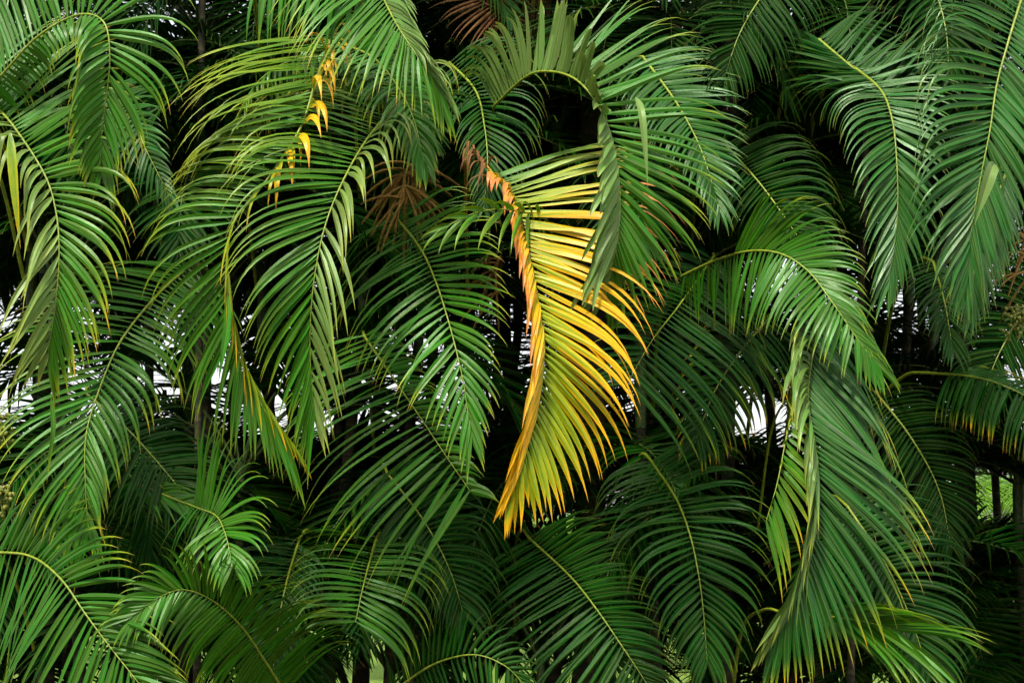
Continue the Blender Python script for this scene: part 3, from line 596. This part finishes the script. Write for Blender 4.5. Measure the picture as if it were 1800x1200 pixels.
for px, y, h, lab in ((1690, 2.7, .05, "young palm low in the bottom right corner, under the bright fan"), (1790, 3.3, .1, "young palm behind the bottom right corner"), (1560, 3.0, .05, "young palm low behind the tall drooping frond"), (1330, 3.1, .4, "young palm below the bright gap")):
    palm((px - 900) / FOC * (y + 6), y, h, lab, "young palms at the foot of the grove", rg, 'far', .03, 13)
# ------------------------------------------------------------------ small things: dead frond, flower stalks, fruit, loose leaves, canes
frond([(960, 60, 1.6), (905, 30, 1.4), (850, 5, 1.3), (790, -30, 1.25)], 26, "dead reddish brown frond high up at top centre",
      a=dict(L=[120, 130, 110, 60], A=[70, 60, 48, 24], dr=.4), b=dict(L=[120, 130, 110, 60], A=[70, 60, 48, 24], dr=.3), col=(0, 0, 0, .5), mat=M_DEAD, rib=M_RIB_DEAD, width=16, group="dead fronds")

def flower_stalk(px, py, y, spikes, reach, label, seed, mat=M_SPIKE, spread=(150, 390), thick=.0065):
    rgf = random.Random(seed); c = at(px, py, y); root = empty("flower_stalk", c); tag(root, label, "flower stalk", "palm flower stalks")
    P, _ = spline([np.array([0, .5, -.05]), np.array([.02, .25, .08]), np.array([0, 0, 0]), np.array([0, -.05, -.12])], 12)
    mesh_object("stalk", tube_mesh("stalk", P, np.linspace(.012, .006, 12), mat, 7), root)
    for i in range(spikes):
        a = math.radians(rgf.uniform(*spread)); ln = reach / PXM * rgf.uniform(.7, 1.1); dep = rgf.uniform(-.5, .5)
        d = np.array([math.cos(a), dep, math.sin(a) * .8]); d = d / np.linalg.norm(d); o = P[rgf.randrange(6, 12)]
        Q = [o + d * ln * t + np.array([0, 0, -1]) * ln * .45 * t * t for t in np.linspace(0, 1, 12)]
        r = thick * np.array([.6, .9, 1, 1, 1, 1, 1, 1, .95, .85, .65, .2]) * np.array([1 + .18 * (-1) ** k for k in range(12)])
        mesh_object("spike", tube_mesh("spike", np.array(Q), r, mat, 6), root)
flower_stalk(712, 305, .95, 34, 105, "golden brown branched flower stalk in the dark hollow above the glossy frond", 3, spread=(150, 400))
flower_stalk(1808, 430, .55, 14, 85, "golden flower stalk half out of frame below the heavy right edge frond", 5, spread=(120, 300), thick=.005)
flower_stalk(872, 470, 1.3, 12, 80, "dim golden flower stalk behind the yellow frond's base", 8, thick=.005)

def fruit_mesh():
    k, n = 8, 6; V = []
    for i in range(n + 1):
        th = math.pi * i / n
        for j in range(k):
            V.append((math.sin(th) * math.cos(2 * math.pi * j / k) * .0085, math.sin(th) * math.sin(2 * math.pi * j / k) * .0085, math.cos(th) * .0115))
    F = [(i * k + j, (i + 1) * k + j, (i + 1) * k + (j + 1) % k, i * k + (j + 1) % k) for i in range(n) for j in range(k)]
    return quad_mesh("fruit", np.array(V), np.array(F), M_FRUIT)
FRUIT = fruit_mesh()

def fruit_cluster(px, py, y, branches, reach, label, seed, side=1):
    rgf = random.Random(seed); c = at(px, py, y); root = empty("fruit_cluster", c); tag(root, label, "fruit cluster", "palm fruit clusters")
    for i in range(branches):
        a = math.radians(rgf.uniform(-75, 25)); ln = reach / PXM * rgf.uniform(.6, 1.1)
        d = np.array([side * math.cos(a), rgf.uniform(-.4, .3), math.sin(a)])
        Q = np.array([d * ln * t + np.array([0, 0, -1]) * ln * .3 * t * t for t in np.linspace(0, 1, 8)])
        mesh_object("branch", tube_mesh("branch", Q, np.linspace(.004, .002, 8), M_FRUIT, 5), root)
        for k in range(5):
            q = Q[2 + k % 6] + np.array([rgf.gauss(0, .012), rgf.gauss(0, .012), rgf.gauss(0, .010)])
            f = mesh_object("fruit", FRUIT, root); f.location = [float(v) for v in q]; f.rotation_euler = (rgf.uniform(-1, 1), rgf.uniform(-1, 1), 0); s_ = rgf.uniform(.85, 1.15); f.scale = (s_, s_, s_)
fruit_cluster(-12, 735, .5, 8, 60, "cluster of small green fruit at the left edge beside the large low frond", 4)
fruit_cluster(-10, 850, .55, 7, 65, "cluster of small green fruit at the left edge, lower of the two", 9)
fruit_cluster(1815, 545, .5, 8, 60, "cluster of small yellow-green fruit at the right edge", 6, -1)

def loose_leaf(pts, width, col, label, mat=M_LEAF):
    W = [at(*p) for p in pts]; P, _ = spline(W, 12); base = P[0].copy(); T = norm(np.gradient(P, axis=0)); Wd = norm(np.cross(T, VIEW) + np.array([0, .15, 0])); Nn = norm(np.cross(T, Wd))
    wv = np.interp(np.linspace(0, 1, 12), WS, WV)[:, None] * width / 2000; V = np.zeros((12, 4, 3))
    V[:, 0] = P - Wd * wv + Nn * wv * .35; V[:, 1] = P; V[:, 2] = P; V[:, 3] = P + Wd * wv + Nn * wv * .35
    f, uv = TOPO[12]; o = mesh_object("loose_leaflet", quad_mesh("loose_leaflet", V.reshape(-1, 3) - base, f, mat, uv), None, col); o.location = [float(v) for v in base]
    tag(o, label, "leaflet", "loose leaflets")
loose_leaf([(1118, 172, -.22), (1127, 195, -.3), (1133, 250, -.32), (1139, 335, -.32)], 26, (0, 0, .1, .9), "pale single leaflet hanging in front of the big hooked frond", M_PALE)
loose_leaf([(1748, 288, -.2), (1742, 300, -.25), (1728, 345, -.26), (1713, 395, -.26)], 48, (0, 0, .1, .7), "broad pale leaflet lying across the heavy right edge frond", M_PALE)
loose_leaf([(18, 235, -.1), (22, 290, -.15), (28, 360, -.17), (36, 438, -.17)], 34, (.55, .1, .2, .6), "straw yellow strap leaf hanging straight at the left edge")
loose_leaf([(402, 520, .05), (400, 570, .02), (392, 620, .0), (384, 672, 0)], 30, (.03, 0, .2, 1), "pale bluish leaflet hanging from the torn yellow seam")
loose_leaf([(90, 700, .12), (94, 750, .1), (88, 800, .1), (82, 850, .1)], 18, (.2, 0, .3, 1), "thin dry leaflet caught on the large low frond at left")

def cane(px, y, label, r, lean, top=4.4):
    x = (px - 900) / FOC * (y + 6); k = np.linspace(0, 1, 40)
    P = np.stack([lean * (k ** 1.4), 0 * k, top * k], 1); root = empty("palm_cane", (x, y, 0)); tag(root, label, "palm stem", "bare palm canes")
    rr = r * (1.1 - .25 * k) * (1 + .05 * (np.arange(40) % 4 == 0))
    mesh_object("stem", tube_mesh("stem", P, rr, M_CANE, 10), root)
    mesh_object("crown_shaft", tube_mesh("crown_shaft", np.array([P[-1], P[-1] + [0, 0, .25], P[-1] + [0, 0, .6]]), [r * .8, r * .95, r * .3], M_RIB, 10), root)
cane(1490, 1.25, "thin yellow-green cane at the top right, left of the heavy frond", .016, .12)
cane(1268, 1.9, "brown palm cane standing in the bright gap", .05, .05)
cane(1035, 2.0, "dark thick palm cane below the yellow frond's tip", .075, .03)
cane(1135, 2.3, "brown cane right of the yellow frond's tip", .05, -.03)
cane(345, 1.5, "thin dark cane behind the lime frond pair", .018, .03)
